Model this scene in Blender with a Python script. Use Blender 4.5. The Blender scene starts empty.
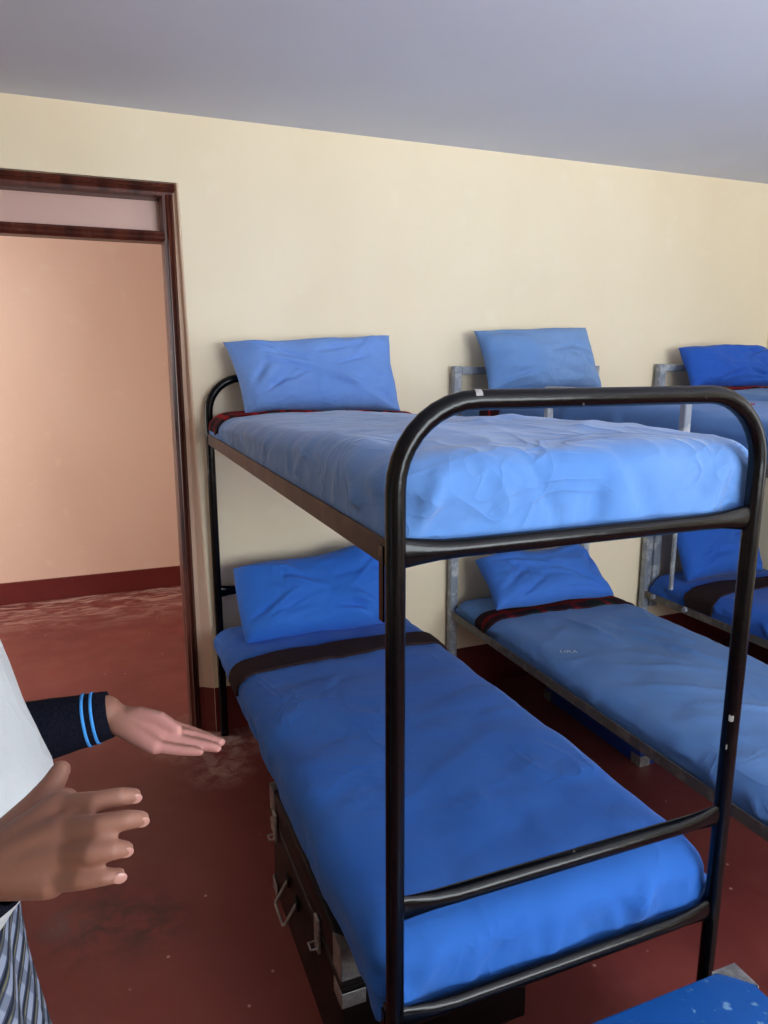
import bpy, bmesh, math, random
from mathutils import Vector, Matrix, noise
from mathutils.bvhtree import BVHTree
R = math.radians
scene = bpy.context.scene
COL = scene.collection

# ------------------------------------------------------------------ camera
CAM = Vector((-0.4174, -2.9345, 1.5802))
F = Vector((0.36116, 0.910435, -0.20167))
RT = Vector((0.929374, -0.369134, -0.002084))
UP = Vector((0.076341, 0.186675, 0.979451))
FPX = 722.1
cam_d = bpy.data.cameras.new('camera')
cam_d.sensor_fit = 'VERTICAL'; cam_d.sensor_height = 36.0
cam_d.lens = 36.0 * FPX / 1024.0
cam_d.clip_start = 0.02
cam = bpy.data.objects.new('camera', cam_d); COL.objects.link(cam)
cam.matrix_world = Matrix(((RT.x, UP.x, -F.x, CAM.x), (RT.y, UP.y, -F.y, CAM.y), (RT.z, UP.z, -F.z, CAM.z), (0, 0, 0, 1)))
scene.camera = cam

# ------------------------------------------------------------------ world, light, exposure
scene.view_settings.view_transform = 'Standard'
scene.view_settings.look = 'None'
scene.view_settings.gamma = 1.0
scene.view_settings.use_curve_mapping = False
scene.view_settings.exposure = 0.52
world = bpy.data.worlds.new('sky'); scene.world = world
world.use_nodes = True
bg = world.node_tree.nodes['Background']
bg.inputs[0].default_value = (0.80, 0.88, 1.0, 1); bg.inputs[1].default_value = 1.2

def area(name, loc, direction, sx, sy, power, col):
    d = bpy.data.lights.new(name, 'AREA'); d.shape = 'RECTANGLE'; d.size = sx; d.size_y = sy
    d.energy = power; d.color = col
    o = bpy.data.objects.new(name, d); COL.objects.link(o)
    o.location = loc; o.rotation_euler = Vector(direction).to_track_quat('-Z', 'Z').to_euler()
    return o
# daylight entering by the room's windows (behind and to the right of the camera) and by the corridor's window
area('daylight_back_window', (1.35, -4.74, 1.55), (0, 1, 0), 1.9, 1.2, 76, (0.86, 0.94, 1.0))
area('daylight_side_window', (3.14, -3.0, 1.55), (-1, 0, 0), 1.5, 1.2, 9, (0.95, 0.98, 1.0))
area('daylight_corridor_window', (-3.24, 1.27, 1.45), (1, 0, 0), 1.5, 1.5, 38, (1.0, 0.97, 0.94))
# added fill lamps outside, below the windows, aimed up to brighten the ceiling
area('ceiling_fill_back', (1.35, -7.4, -.1), (0, 0, 1), 5.0, 4.6, 1150, (1.0, 0.97, 0.94))
area('ceiling_fill_side', (5.6, -3.0, -.1), (0, 0, 1), 4.0, 4.6, 200, (1.0, 0.97, 0.94))

# ------------------------------------------------------------------ material helpers
def lin(c):
    f = lambda v: v / 12.92 if v <= 0.04045 else ((v + 0.055) / 1.055) ** 2.4
    return (f(c[0] / 255), f(c[1] / 255), f(c[2] / 255), 1)

class NT:
    def __init__(s, name):
        m = bpy.data.materials.new(name); m.use_nodes = True
        s.m = m; s.t = m.node_tree; s.b = s.t.nodes['Principled BSDF']
        s.tc = s.t.nodes.new('ShaderNodeTexCoord').outputs['Object']
    def n(s, kind, **kw):
        nd = s.t.nodes.new(kind)
        for k, v in kw.items(): setattr(nd, k, v)
        return nd
    def l(s, a, b): s.t.links.new(a, b)
    def mapping(s, scale=(1, 1, 1), rot=(0, 0, 0), loc=(0, 0, 0)):
        mp = s.n('ShaderNodeMapping'); s.l(s.tc, mp.inputs[0])
        mp.inputs['Scale'].default_value = scale; mp.inputs['Rotation'].default_value = rot; mp.inputs['Location'].default_value = loc
        return mp.outputs[0]
    def noise(s, scale, detail=4, vec=None, rough=.5, dist=0):
        nd = s.n('ShaderNodeTexNoise'); s.l(vec or s.tc, nd.inputs['Vector'])
        nd.inputs['Scale'].default_value = scale; nd.inputs['Detail'].default_value = detail
        nd.inputs['Roughness'].default_value = rough; nd.inputs['Distortion'].default_value = dist
        return nd.outputs['Fac']
    def ramp(s, fac, p0, p1):
        nd = s.n('ShaderNodeMapRange'); nd.clamp = True; s.l(fac, nd.inputs[0])
        nd.inputs[1].default_value = p0; nd.inputs[2].default_value = p1
        return nd.outputs[0]
    def math(s, op, a, b=None):
        nd = s.n('ShaderNodeMath', operation=op)
        for i, v in ((0, a), (1, b)):
            if v is None: continue
            if isinstance(v, (int, float)): nd.inputs[i].default_value = v
            else: s.l(v, nd.inputs[i])
        return nd.outputs[0]
    def mix(s, fac, a, b):
        nd = s.n('ShaderNodeMix', data_type='RGBA')
        if isinstance(fac, (int, float)): nd.inputs[0].default_value = fac
        else: s.l(fac, nd.inputs[0])
        for i, v in ((6, a), (7, b)):
            if isinstance(v, tuple): nd.inputs[i].default_value = v
            else: s.l(v, nd.inputs[i])
        return nd.outputs[2]
    def bump(s, h, strength, dist=.01):
        nd = s.n('ShaderNodeBump'); nd.inputs['Strength'].default_value = strength; nd.inputs['Distance'].default_value = dist
        s.l(h, nd.inputs['Height']); s.l(nd.outputs[0], s.b.inputs['Normal'])
    def spot(s, c, r0, r1):
        """1 inside radius r0 of point c, 0 beyond r1 (object space): for stains at a fixed place"""
        nd = s.n('ShaderNodeVectorMath', operation='DISTANCE'); s.l(s.tc, nd.inputs[0]); nd.inputs[1].default_value = c
        return s.ramp(nd.outputs['Value'], r1, r0)
    def col(s, c):
        if isinstance(c, tuple): s.b.inputs['Base Color'].default_value = c
        else: s.l(c, s.b.inputs['Base Color'])
    def rough(s, v, metal=0, spec=None):
        if isinstance(v, (int, float)): s.b.inputs['Roughness'].default_value = v
        else: s.l(v, s.b.inputs['Roughness'])
        s.b.inputs['Metallic'].default_value = metal
        if spec is not None: s.b.inputs['Specular IOR Level'].default_value = spec

def m_plain(name, c, rough=.5, metal=0, var=.08, scale=30, bump=0, spec=None):
    t = NT(name); a = lin(c); f = t.noise(scale, 3)
    lo = tuple(x * (1 - var) for x in a[:3]) + (1,); hi = tuple(min(1, x * (1 + var)) for x in a[:3]) + (1,)
    t.col(t.mix(f, lo, hi)); t.rough(rough, metal, spec)
    if bump: t.bump(f, bump)
    return t.m

def m_wall(name, c, dirt, rough=.42):
    t = NT(name)
    f = t.ramp(t.noise(1.3, 5, t.mapping((1, 1, .55))), .35, .7)
    f2 = t.ramp(t.noise(9, 4), .62, .8)
    base = t.mix(f, lin(c), lin(dirt))
    t.col(t.mix(t.math('MULTIPLY', f2, .25), base, lin((255, 246, 222))))
    t.rough(t.ramp(t.noise(2.2, 3), -.35, 1.6), 0, .35)
    t.b.inputs['Roughness'].default_value = rough
    t.bump(t.noise(7, 6, None, .6), .22, .01)
    return t.m

def m_fabric(name, c, worn, wr=.05, rough=.85, sheen=.08):
    t = NT(name)
    f = t.ramp(t.noise(3.2, 5), .35, .72)
    fine = t.noise(420, 2)
    base = t.mix(f, lin(c), lin(worn))
    t.col(base); t.rough(rough, 0, .25)
    t.b.inputs['Sheen Weight'].default_value = sheen
    t.b.inputs['Sheen Roughness'].default_value = .5
    # crumple: sharp ridges where two slow noises cross their middle, plus a soft swell and the weave
    def ridge(sc, stretch, ang, k):
        n_ = t.noise(sc, 2, t.mapping(stretch, (0, 0, ang)), .45, .8)
        d_ = t.math('ABSOLUTE', t.math('SUBTRACT', n_, .5))
        r_ = t.ramp(d_, k, 0.0)
        return t.math('MULTIPLY', r_, r_)
    gate = t.ramp(t.noise(2.6, 2), .42, .62)
    w = t.math('MULTIPLY', t.math('ADD', ridge(5.5, (1, .5, 1), .6, .10), t.math('MULTIPLY', ridge(9, (.6, 1, 1), -.5, .11), .6)), gate)
    h = t.math('ADD', t.math('ADD', t.math('MULTIPLY', w, .26), t.math('MULTIPLY', t.noise(6, 3), .9)), t.math('MULTIPLY', fine, .03))
    t.bump(h, wr * 10, .02)
    return t.m

def m_tartan(name, dark, red, s=38, green=(30, 38, 34)):
    t = NT(name)
    sep = t.n('ShaderNodeSeparateXYZ'); t.l(t.tc, sep.inputs[0])
    def band(o, k, ph, lo, hi):
        return t.ramp(t.math('SINE', t.math('ADD', t.math('MULTIPLY', o, k), ph)), lo, hi)
    a = band(sep.outputs[0], s, 0, .72, .92); b = band(sep.outputs[1], s, .8, .8, .95)
    g = band(sep.outputs[0], s * .5, 1.2, .1, .5)
    c = t.mix(g, lin(dark), lin(green))
    c = t.mix(t.math('MULTIPLY', b, .85), c, lin(red)); c = t.mix(t.math('MULTIPLY', a, .6), c, lin(red))
    t.col(c); t.rough(.95, 0, .1); t.bump(t.noise(260, 3), .4, .004)
    return t.m

M = {}
M['wall'] = m_wall('cream wall paint', (246, 232, 202), (240, 222, 189))
M['hall'] = m_wall('peach wall paint', (238, 210, 190), (230, 198, 178))
M['ceiling'] = m_plain('grey white ceiling paint', (216, 220, 234), .75, 0, .05, 2.5, .1)
M['reveal'] = m_wall('pinkish plaster', (226, 196, 170), (205, 172, 150))
M['skirting'] = m_plain('maroon skirting paint', (104, 34, 32), .4, 0, .18, 14, .1)

def m_floor():
    t = NT('red oxide polished cement')
    n1 = t.ramp(t.noise(1.6, 6), .3, .7)
    c = t.mix(n1, lin((128, 59, 51)), lin((106, 43, 39)))
    n2 = t.ramp(t.noise(6, 8, None, .65), .52, .66)
    c = t.mix(t.math('MULTIPLY', n2, .3), c, lin((128, 66, 54)))
    # rubbed, paler streaks along the corridor wall and at the door sill
    sep = t.n('ShaderNodeSeparateXYZ'); t.l(t.tc, sep.inputs[0])
    edge = t.ramp(sep.outputs[1], 1.55, 2.2)
    st = t.ramp(t.noise(7, 8, t.mapping((.7, 2.2, 1)), .7, 1.2), .45, .6)
    c = t.mix(t.math('MULTIPLY', t.math('MULTIPLY', edge, st), .8), c, lin((206, 170, 156)))
    for cx, cy, r, k, colr in ((-.06, -.28, .15, .8, (178, 144, 130)), (-.12, .03, .24, .95, (186, 154, 140)), (.02, -.08, .2, .65, (178, 150, 140)),
                               (-.50, -.96, .22, .75, (62, 42, 38)), (-.36, -1.02, .13, .7, (66, 44, 40)), (-.62, -.93, .08, .5, (110, 92, 86)), (.35, -.3, .2, .35, (150, 130, 122))):
        sp = t.spot((cx, cy, 0), r * .2, r)
        br = t.ramp(t.noise(13, 8, None, .7, .6), .42, .6)
        c = t.mix(t.math('MULTIPLY', t.math('MULTIPLY', sp, br), k), c, lin(colr))
    vo = t.n('ShaderNodeTexVoronoi'); t.l(t.tc, vo.inputs['Vector']); vo.inputs['Scale'].default_value = 9
    sp = t.ramp(vo.outputs['Distance'], .055, .03)
    on_ = t.ramp(t.noise(4, 3), .44, .5)
    c = t.mix(t.math('MULTIPLY', t.math('MULTIPLY', sp, on_), .7), c, lin((205, 170, 150)))
    t.col(c)
    t.rough(t.ramp(t.noise(5, 5), -.5, 1.5), 0, .45)
    t.bump(t.noise(11, 6, None, .6), .12, .01)
    return t.m
M['floor'] = m_floor()

def m_wood():
    t = NT('dark varnished hardwood')
    g = t.noise(22, 6, t.mapping((1, 1, .06)), .6, 1.0)
    c = t.mix(t.ramp(g, .35, .68), lin((60, 26, 20)), lin((104, 52, 38)))
    w = t.ramp(t.noise(30, 6, t.mapping((1, 1, .25)), .7), .60, .74)
    c = t.mix(t.math('MULTIPLY', w, .35), c, lin((170, 150, 138)))
    t.col(c); t.rough(.38, 0, .5); t.bump(g, .25, .004)
    return t.m
M['wood'] = m_wood()

def m_paint_metal(name, c, chip, rough=.22, lo=.66, hi=.70, metal=0, sc=45, amt=.7):
    t = NT(name)
    f = t.ramp(t.noise(sc, 6, None, .65), lo, hi)
    t.col(t.mix(t.math('MULTIPLY', f, amt), lin(c), lin(chip))); t.rough(rough, metal, .5)
    t.bump(t.noise(26, 5), .25, .004)
    return t.m
M['black'] = m_paint_metal('glossy black enamel', (6, 6, 8), (140, 140, 138), .2, .70, .74, 0, 40, .5)
M['black'].node_tree.nodes['Principled BSDF'].inputs['Specular IOR Level'].default_value = .24
M['rust'] = m_paint_metal('brown rusty angle iron', (60, 38, 31), (88, 63, 52), .55, .45, .65, 0, 18, .8)
M['grey_metal'] = m_paint_metal('worn grey painted steel', (140, 147, 158), (206, 207, 206), .4, .5, .62, .0, 16, .8)
M['rail_metal'] = m_paint_metal('dull grey angle iron', (100, 96, 92), (140, 134, 128), .5, .5, .62, .3, 20, .7)
M['trunk_black'] = m_paint_metal('black painted tin', (13, 8, 9), (48, 38, 37), .42, .62, .7, 0, 20, .5)
M['trunk_black'].node_tree.nodes['Principled BSDF'].inputs['Specular IOR Level'].default_value = .3
M['trunk_blue'] = m_paint_metal('blue painted tin', (24, 84, 160), (130, 170, 200), .35, .60, .66, 0, 34, .7)
M['trunk_navy'] = m_paint_metal('dark blue painted tin', (22, 54, 128), (60, 96, 150), .35, .62, .7, 0, 20, .5)
M['tin'] = m_paint_metal('bare tin plate', (150, 150, 150), (210, 208, 204), .35, .45, .65, .7, 40, .6)
M['chip'] = m_plain('bare white patch', (160, 158, 154), .6)
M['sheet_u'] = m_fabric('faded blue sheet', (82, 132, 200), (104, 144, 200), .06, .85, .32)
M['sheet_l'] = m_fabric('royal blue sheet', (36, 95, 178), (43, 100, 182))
M['sheet_2'] = m_fabric('washed steel blue sheet', (78, 120, 178), (94, 132, 186))
M['sheet_3'] = m_fabric('deep blue sheet', (38, 92, 186), (46, 100, 190))
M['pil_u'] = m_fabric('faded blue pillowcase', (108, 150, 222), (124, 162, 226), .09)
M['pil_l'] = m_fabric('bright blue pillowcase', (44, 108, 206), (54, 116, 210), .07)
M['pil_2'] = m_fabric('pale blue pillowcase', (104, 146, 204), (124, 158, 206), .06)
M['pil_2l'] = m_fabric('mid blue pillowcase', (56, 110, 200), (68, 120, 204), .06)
M['pil_3'] = m_fabric('deep blue pillowcase', (36, 88, 186), (46, 98, 192), .06)
M['blanket_brown'] = m_plain('dark brown blanket wool', (50, 37, 38), .95, 0, .3, 90, .5, .1)
M['tartan'] = m_tartan('dark tartan wool', (44, 24, 30), (120, 24, 30))
M['tartan_red'] = m_tartan('red tartan wool', (96, 26, 32), (176, 34, 34), 60, (40, 26, 30))
def m_skin():
    t = NT('brown skin')
    a = t.n('ShaderNodeAttribute', attribute_name='palm').outputs['Fac']
    c = t.mix(t.noise(30, 3), lin((128, 88, 72)), lin((142, 99, 82)))
    t.col(t.mix(a, c, lin((180, 126, 118)))); t.rough(.55, 0, .4); t.bump(t.noise(160, 4), .15, .002)
    t.b.inputs['Subsurface Weight'].default_value = .08; t.b.inputs['Subsurface Radius'].default_value = (.008, .003, .002)
    return t.m
M['skin'] = m_skin()
M['nail'] = m_plain('finger nail', (168, 124, 112), .35)
M['navy'] = m_plain('navy knit', (14, 16, 28), .95, 0, .3, 200, .5, .1)
M['stripe'] = m_plain('light blue knit', (58, 140, 214), .9, 0, .1, 100)
M['shirt'] = m_fabric('white shirt cotton', (192, 195, 194), (182, 187, 190), .05)
M['hair'] = m_plain('black hair', (14, 12, 12), .7, 0, .3, 80, .6)
M['shoe'] = m_plain('black leather', (14, 13, 13), .3)
M['sock'] = m_plain('white sock', (220, 220, 218), .9)
M['eye'] = m_plain('eye white', (232, 228, 220), .2)
M['iris'] = m_plain('dark iris', (28, 18, 14), .2)
M['lip'] = m_plain('lip', (132, 78, 70), .5)
M['white_ink'] = m_plain('white paint lettering', (210, 218, 228), .8)
M['red_ink'] = m_plain('red thread', (150, 50, 66), .8)
M['board'] = m_plain('pinkish painted transom board', (222, 184, 172), .35, 0, .07, 8, .05)
M['frame_white'] = m_plain('white window paint', (225, 224, 220), .4)

def m_skirt():
    t = NT('grey blue plaid')
    u = t.n('ShaderNodeUVMap').outputs[0]
    sep = t.n('ShaderNodeSeparateXYZ'); t.l(u, sep.inputs[0])
    def band(o, k, ph, lo, hi): return t.ramp(t.math('SINE', t.math('ADD', t.math('MULTIPLY', o, k), ph)), lo, hi)
    c = lin((58, 66, 86))
    c = t.mix(t.math('MULTIPLY', band(sep.outputs[0], 150, 0, .1, .4), .9), c, lin((140, 150, 170)))
    c = t.mix(t.math('MULTIPLY', band(sep.outputs[0], 150, 2.6, .80, .92), .9), c, lin((20, 23, 32)))
    c = t.mix(t.math('MULTIPLY', band(sep.outputs[0], 150, 3.8, .9, .97), .9), c, lin((112, 108, 78)))
    c = t.mix(t.math('MULTIPLY', band(sep.outputs[1], 110, 0, .35, .6), .45), c, lin((36, 42, 60)))
    t.col(c); t.rough(.9, 0, .2)
    return t.m
M['skirt'] = m_skirt()

# ------------------------------------------------------------------ mesh helpers
def tag(o, label=None, cat=None, group=None, kind=None):
    if label: o['label'] = label
    if cat: o['category'] = cat
    if group: o['group'] = group
    if kind: o['kind'] = kind
    return o
def empty(name, loc, label, cat, group=None):
    o = bpy.data.objects.new(name, None); COL.objects.link(o); o.location = loc; o.empty_display_size = .1
    return tag(o, label, cat, group)
bpy_locs = {}
def obj(name, bm, mat, parent=None, smooth=True, sharp=True):
    """link one bmesh (world coordinates) as one object; under a parent it keeps its world place"""
    me = bpy.data.meshes.new(name)
    bmesh.ops.recalc_face_normals(bm, faces=bm.faces)
    bm.to_mesh(me); bm.free()
    o = bpy.data.objects.new(name, me); COL.objects.link(o)
    for m in (mat if isinstance(mat, list) else [mat]): me.materials.append(m)
    if smooth:
        for p in me.polygons: p.use_smooth = True
        if sharp: me.set_sharp_from_angle(angle=R(40))
    if parent:
        o.parent = parent
        o.matrix_parent_inverse = world_of(parent).inverted()
    return o
def world_of(o):
    m = Matrix.LocRotScale(o.location, o.rotation_euler, o.scale)
    if o.parent: m = world_of(o.parent) @ o.matrix_parent_inverse @ m
    return m
def box(bm, lo, hi, bevel=0, seg=2):
    lo = Vector(lo); hi = Vector(hi)
    r = bmesh.ops.create_cube(bm, size=1)
    c = (lo + hi) / 2; s = hi - lo
    for v in r['verts']: v.co = Vector((v.co.x * s.x, v.co.y * s.y, v.co.z * s.z)) + c
    if bevel:
        es = list({e for v in r['verts'] for e in v.link_edges})
        bmesh.ops.bevel(bm, geom=es, offset=bevel, segments=seg, affect='EDGES', profile=.5)
    return r['verts']
def bx(lo, hi, bevel=0, seg=2):
    bm = bmesh.new(); box(bm, lo, hi, bevel, seg); return bm
def tube(bm, pts, ra, rb=None, n=14, up=None, cap=True, closed=False):
    pts = [Vector(p) for p in pts]; k = len(pts)
    if not isinstance(ra, (list, tuple)): ra = [ra] * k
    rb = ra if rb is None else (rb if isinstance(rb, (list, tuple)) else [rb] * k)
    rings = []; prev = None
    for i, p in enumerate(pts):
        a = pts[(i - 1) % k] if (closed or i > 0) else p
        b = pts[(i + 1) % k] if (closed or i < k - 1) else p
        t = (b - a).normalized()
        if up is not None: s = t.cross(Vector(up)).normalized()
        elif prev is None: s = t.orthogonal().normalized()
        else: s = (prev - t * prev.dot(t)).normalized()
        prev = s; w = s.cross(t)
        rings.append([bm.verts.new(p + s * (ra[i] * math.cos(2 * math.pi * j / n)) + w * (rb[i] * math.sin(2 * math.pi * j / n))) for j in range(n)])
    for i in range(k if closed else k - 1):
        q = (i + 1) % k
        for j in range(n):
            bm.faces.new((rings[i][j], rings[i][(j + 1) % n], rings[q][(j + 1) % n], rings[q][j]))
    if cap and not closed:
        bm.faces.new(rings[0][::-1]); bm.faces.new(rings[-1])
    return rings
def tb(pts, ra, rb=None, n=14, up=None, closed=False):
    bm = bmesh.new(); tube(bm, pts, ra, rb, n, up, True, closed); return bm
def prism(pts2, axis, a, b, to3):
    bm = bmesh.new()
    A = [bm.verts.new(to3(p, a)) for p in pts2]; B = [bm.verts.new(to3(p, b)) for p in pts2]
    bm.faces.new(A); bm.faces.new(B[::-1])
    for i in range(len(A)):
        j = (i + 1) % len(A); bm.faces.new((A[i], A[j], B[j], B[i]))
    return bm
def nz(p, s, seed=0):
    return noise.noise(Vector((p[0] * s + seed * 7.3, p[1] * s - seed * 3.1, p[2] * s + seed * 1.7)))
def dep(px, py, t):
    return CAM + t * (F + RT * ((px - 384) / FPX) + UP * ((512 - py) / FPX))

# ------------------------------------------------------------------ the room
YW = 0.04; ZC = 2.482; XR = 3.0; XL = -2.6; YB = -4.6; YH = 2.3
def struct(name, bm, mat, parent=None, smooth=False):
    o = obj(name, bm, mat, parent, smooth)
    if not parent: o['kind'] = 'structure'
    return o
bm = bmesh.new(); box(bm, (XL - .15, YB - .15, -.1), (XR + .15, YW + .1, 0)); box(bm, (-3.4, YW + .1, -.1), (1.4, YH + .15, 0))
struct('floor', bm, M['floor'])
struct('ceiling', bx((XL - .15, YB - .15, ZC), (XR + .15, YW + .2, ZC + .1)), M['ceiling'])
struct('ceiling_corridor', bx((-3.4, YW + .201, ZC), (1.4, YH + .15, ZC + .1)), M['ceiling'])

# back wall with the doorway (opening edge slightly out of plumb, as plastered by hand)
DL = -1.03; DT = 2.243
bm = bmesh.new()
def slab(pts, y0=YW, y1=YW + .2):
    A = [bm.verts.new((x, y0, z)) for x, z in pts]; B = [bm.verts.new((x, y1, z)) for x, z in pts]
    bm.faces.new(A); bm.faces.new(B[::-1])
    for i in range(len(A)):
        j = (i + 1) % len(A); bm.faces.new((A[i], A[j], B[j], B[i]))
slab([(XL - .15, 0), (DL, 0), (DL, ZC), (XL - .15, ZC)])
edge = [(-.030, 0), (-.030, .25), (-.036, .6), (-.045, 1.0), (-.056, 1.5), (-.062, 1.9), (-.068, DT)]
slab(edge + [(-.068, ZC), (XR + .15, ZC), (XR + .15, 0)])
slab([(DL, DT), (-.068, DT), (-.068, ZC), (DL, ZC)])
struct('wall_back', bm, M['wall'])
# pinkish plaster of the reveal between wall face and frame
bm = bmesh.new()
rv = []
zz = [DT * k / 44 for k in range(45)]
def edge_x(z):
    for (xa, za), (xb, zb) in zip(edge, edge[1:]):
        if z <= zb: return xa + (xb - xa) * (z - za) / (zb - za)
    return edge[-1][0]
for z in zz:
    x = edge_x(z)
    rv.append([bm.verts.new(p) for p in ((x + .003 + .003 * nz((0, 0, z), 6), YW - .0012, z), (x - .004, YW + .004, z), (min(x - .010, -.070) + .003 * nz((0, 1, z), 9), YW + .030, z), (-.090, YW + .036, z))])
for a, b in zip(rv, rv[1:]):
    for q in range(3): bm.faces.new((a[q], a[q + 1], b[q + 1], b[q]))
for f in bm.faces:
    if f.calc_center_median().z < .2: f.material_index = 1
struct('trim_1', bm, [M['reveal'], M['skirting']])
struct('wall_right', bx((XR, -2.2, 0), (XR + .15, YW, ZC)), M['wall'])
bm = bmesh.new()
box(bm, (XR, YB - .15, 0), (XR + .15, -3.75, ZC)); box(bm, (XR, -3.75, 0), (XR + .15, -2.2, .95)); box(bm, (XR, -3.75, 2.2), (XR + .15, -2.2, ZC))
struct('wall_right_window_side', bm, M['wall'])
bm = bmesh.new()
box(bm, (XL, YB - .15, 0), (.4, YB, ZC)); box(bm, (2.35, YB - .15, 0), (XR, YB, ZC)); box(bm, (.4, YB - .15, 0), (2.35, YB, .95)); box(bm, (.4, YB - .15, 2.2), (2.35, YB, ZC))
struct('wall_front', bm, M['wall'])
struct('wall_left', bx((XL - .15, YB - .15, 0), (XL, YW, ZC)), M['wall'])
struct('wall_corridor', bx((-3.4, YH, 0), (1.4, YH + .15, ZC)), M['hall'])
struct('wall_corridor_right', bx((1.25, YW + .2, 0), (1.4, YH, ZC)), M['hall'])
bm = bmesh.new()
box(bm, (-3.2, YW + .2, 0), (-3.05, YH, .65)); box(bm, (-3.2, YW + .2, 2.25), (-3.05, YH, ZC)); box(bm, (-3.2, YW + .2, .65), (-3.05, .5, 2.25)); box(bm, (-3.2, 2.05, .65), (-3.05, YH, 2.25))
struct('wall_corridor_left', bm, M['hall'])
struct('wall_corridor_near', bx((-3.2, YW + .1, 0), (XL - .15, YW + .2, ZC)), M['hall'])
# painted skirting bands, slightly proud
struct('baseboard_back', bx((-.028, YW - .004, 0), (XR, YW, .205)), M['skirting'])
struct('baseboard_right', bx((XR - .004, -4.6, 0), (XR, YW - .004, .205)), M['skirting'])
struct('baseboard_back_left', bx((XL, YW - .004, 0), (DL - .01, YW, .205)), M['skirting'])
bm = bmesh.new(); box(bm, (-3.05, YH - .012, 0), (1.25, YH, .15), .004)
struct('baseboard_corridor', bm, M['skirting'])
bm = bmesh.new(); box(bm, (1.238, YW + .2, 0), (1.25, YH - .012, .15), .004)
struct('baseboard_corridor_right', bm, M['skirting'])

def window(name, lo, hi, axis):
    """casement frame with bars in a wall opening; lo/hi of the opening in the wall"""
    e = bpy.data.objects.new(name, None); COL.objects.link(e); e.location = lo; e['kind'] = 'structure'
    lo = Vector(lo); hi = Vector(hi); t = .04
    a0, a1 = lo[axis], hi[axis]; n = 1 - axis
    d0, d1 = (lo[n] + hi[n]) / 2 - .02, (lo[n] + hi[n]) / 2 + .02
    def piece(nm, u0, u1, z0, z1):
        l = [0, 0, z0]; h = [0, 0, z1]; l[axis] = u0; h[axis] = u1; l[n] = d0; h[n] = d1
        obj(nm, bx(l, h, .004), M['frame_white'], e)
    piece('frame_bar', a0, a1, lo.z, lo.z + t); piece('frame_bar', a0, a1, hi.z - t, hi.z)
    piece('frame_bar', a0, a0 + t, lo.z + t, hi.z - t); piece('frame_bar', a1 - t, a1, lo.z + t, hi.z - t)
    for k in (1, 2):
        u = a0 + (a1 - a0) * k / 3; piece('mullion', u - .015, u + .015, lo.z + t, hi.z - t)
window('window_1', (.4, YB - .12, .95), (2.35, YB - .03, 2.2), 0)
window('window_2', (XR + .03, -3.75, .95), (XR + .12, -2.2, 2.2), 1)
window('window_3', (-3.17, .5, .65), (-3.08, 2.05, 2.25), 1)

# door frame: profiled jambs, head, transom bar and board
door = bpy.data.objects.new('door_1', None); COL.objects.link(door); door.location = (-.1, .1, 0); door['kind'] = 'structure'
def jamb_profile(s):   # (across, depth) : stepped moulding, s = +1 right jamb / -1 left
    return [(0, .075), (.010, .062), (.016, .070), (.024, .062), (.030, .075), (.040, .075), (.046, .10), (.046, .15), (.030, .15), (.030, .235), (0, .235)]
def upright(x_in_top, x_in_bot, s):
    bm = bmesh.new(); pr = jamb_profile(s)
    # profile goes from outer edge (0) inwards
    zs = [0, .5, 1.0, 1.5, 2.0, 2.205]
    rings = []
    for z in zs:
        x0 = x_in_bot + (x_in_top - x_in_bot) * z / 2.205
        rings.append([bm.verts.new((x0 - s * a, d, z)) for a, d in pr])
    for r0, r1 in zip(rings, rings[1:]):
        for i in range(len(pr)):
            j = (i + 1) % len(pr); bm.faces.new((r0[i], r0[j], r1[j], r1[i]))
    bm.faces.new(rings[0]); bm.faces.new(rings[-1])
    return bm
obj('jamb', upright(-.081, -.088, 1), M['wood'], door, False)
obj('jamb', upright(DL + .012, DL + .012, -1), M['wood'], door, False)
def head(z0, z1, prof):
    return prism(prof, 0, DL + .012, -.074, lambda p, x: (x, p[0], z1 - p[1]))
obj('lintel', head(0, DT, [(.066, 0), (.062, .008), (.068, .014), (.06, .02), (.072, .030), (.072, .042), (.098, .047), (.235, .047), (.235, 0)]), M['wood'], door, False)
obj('transom_bar', prism([(.075, .0), (.068, .012), (.076, .022), (.07, .034), (.085, .046), (.15, .046), (.15, 0)], 0, DL + .055, -.120, lambda p, x: (x, p[0], 2.074 - p[1] * .82)), M['wood'], door, False)
obj('transom_panel', bx((DL + .05, .16, 2.07), (-.104, .172, 2.215)), M['board'], door, False)

# ------------------------------------------------------------------ soft things
def rbox_soft(lo, hi, r, nx, ny, n_z, fn):
    """closed rounded box with every vertex moved by fn(p, n)"""
    lo = Vector(lo); hi = Vector(hi); bm = bmesh.new(); V = {}
    N = (nx, ny, n_z)
    def vert(i, j, k):
        key = (i, j, k)
        if key in V: return V[key]
        p = Vector([lo[a] + (hi[a] - lo[a]) * q / N[a] for a, q in enumerate(key)])
        rq = r if k * 2 >= n_z else .018
        rr = [min(rq, (hi[a] - lo[a]) / 2 - 1e-4) for a in range(3)]
        c = Vector([min(max(p[a], lo[a] + rr[a]), hi[a] - rr[a]) for a in range(3)])
        d = p - c
        d = Vector([d[a] / rr[a] for a in range(3)])
        nrm = d.normalized() if d.length > 1e-6 else Vector((0, 0, 1))
        q = c + Vector([nrm[a] * rr[a] for a in range(3)])
        V[key] = bm.verts.new(fn(q, nrm)); return V[key]
    for a in range(3):
        b, c = (a + 1) % 3, (a + 2) % 3
        for side in (0, N[a]):
            for i in range(N[b]):
                for j in range(N[c]):
                    ks = []
                    for di, dj in ((0, 0), (1, 0), (1, 1), (0, 1)):
                        k = [0, 0, 0]; k[a] = side; k[b] = i + di; k[c] = j + dj; ks.append(vert(*k))
                    bm.faces.new(ks)
    return bm
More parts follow.
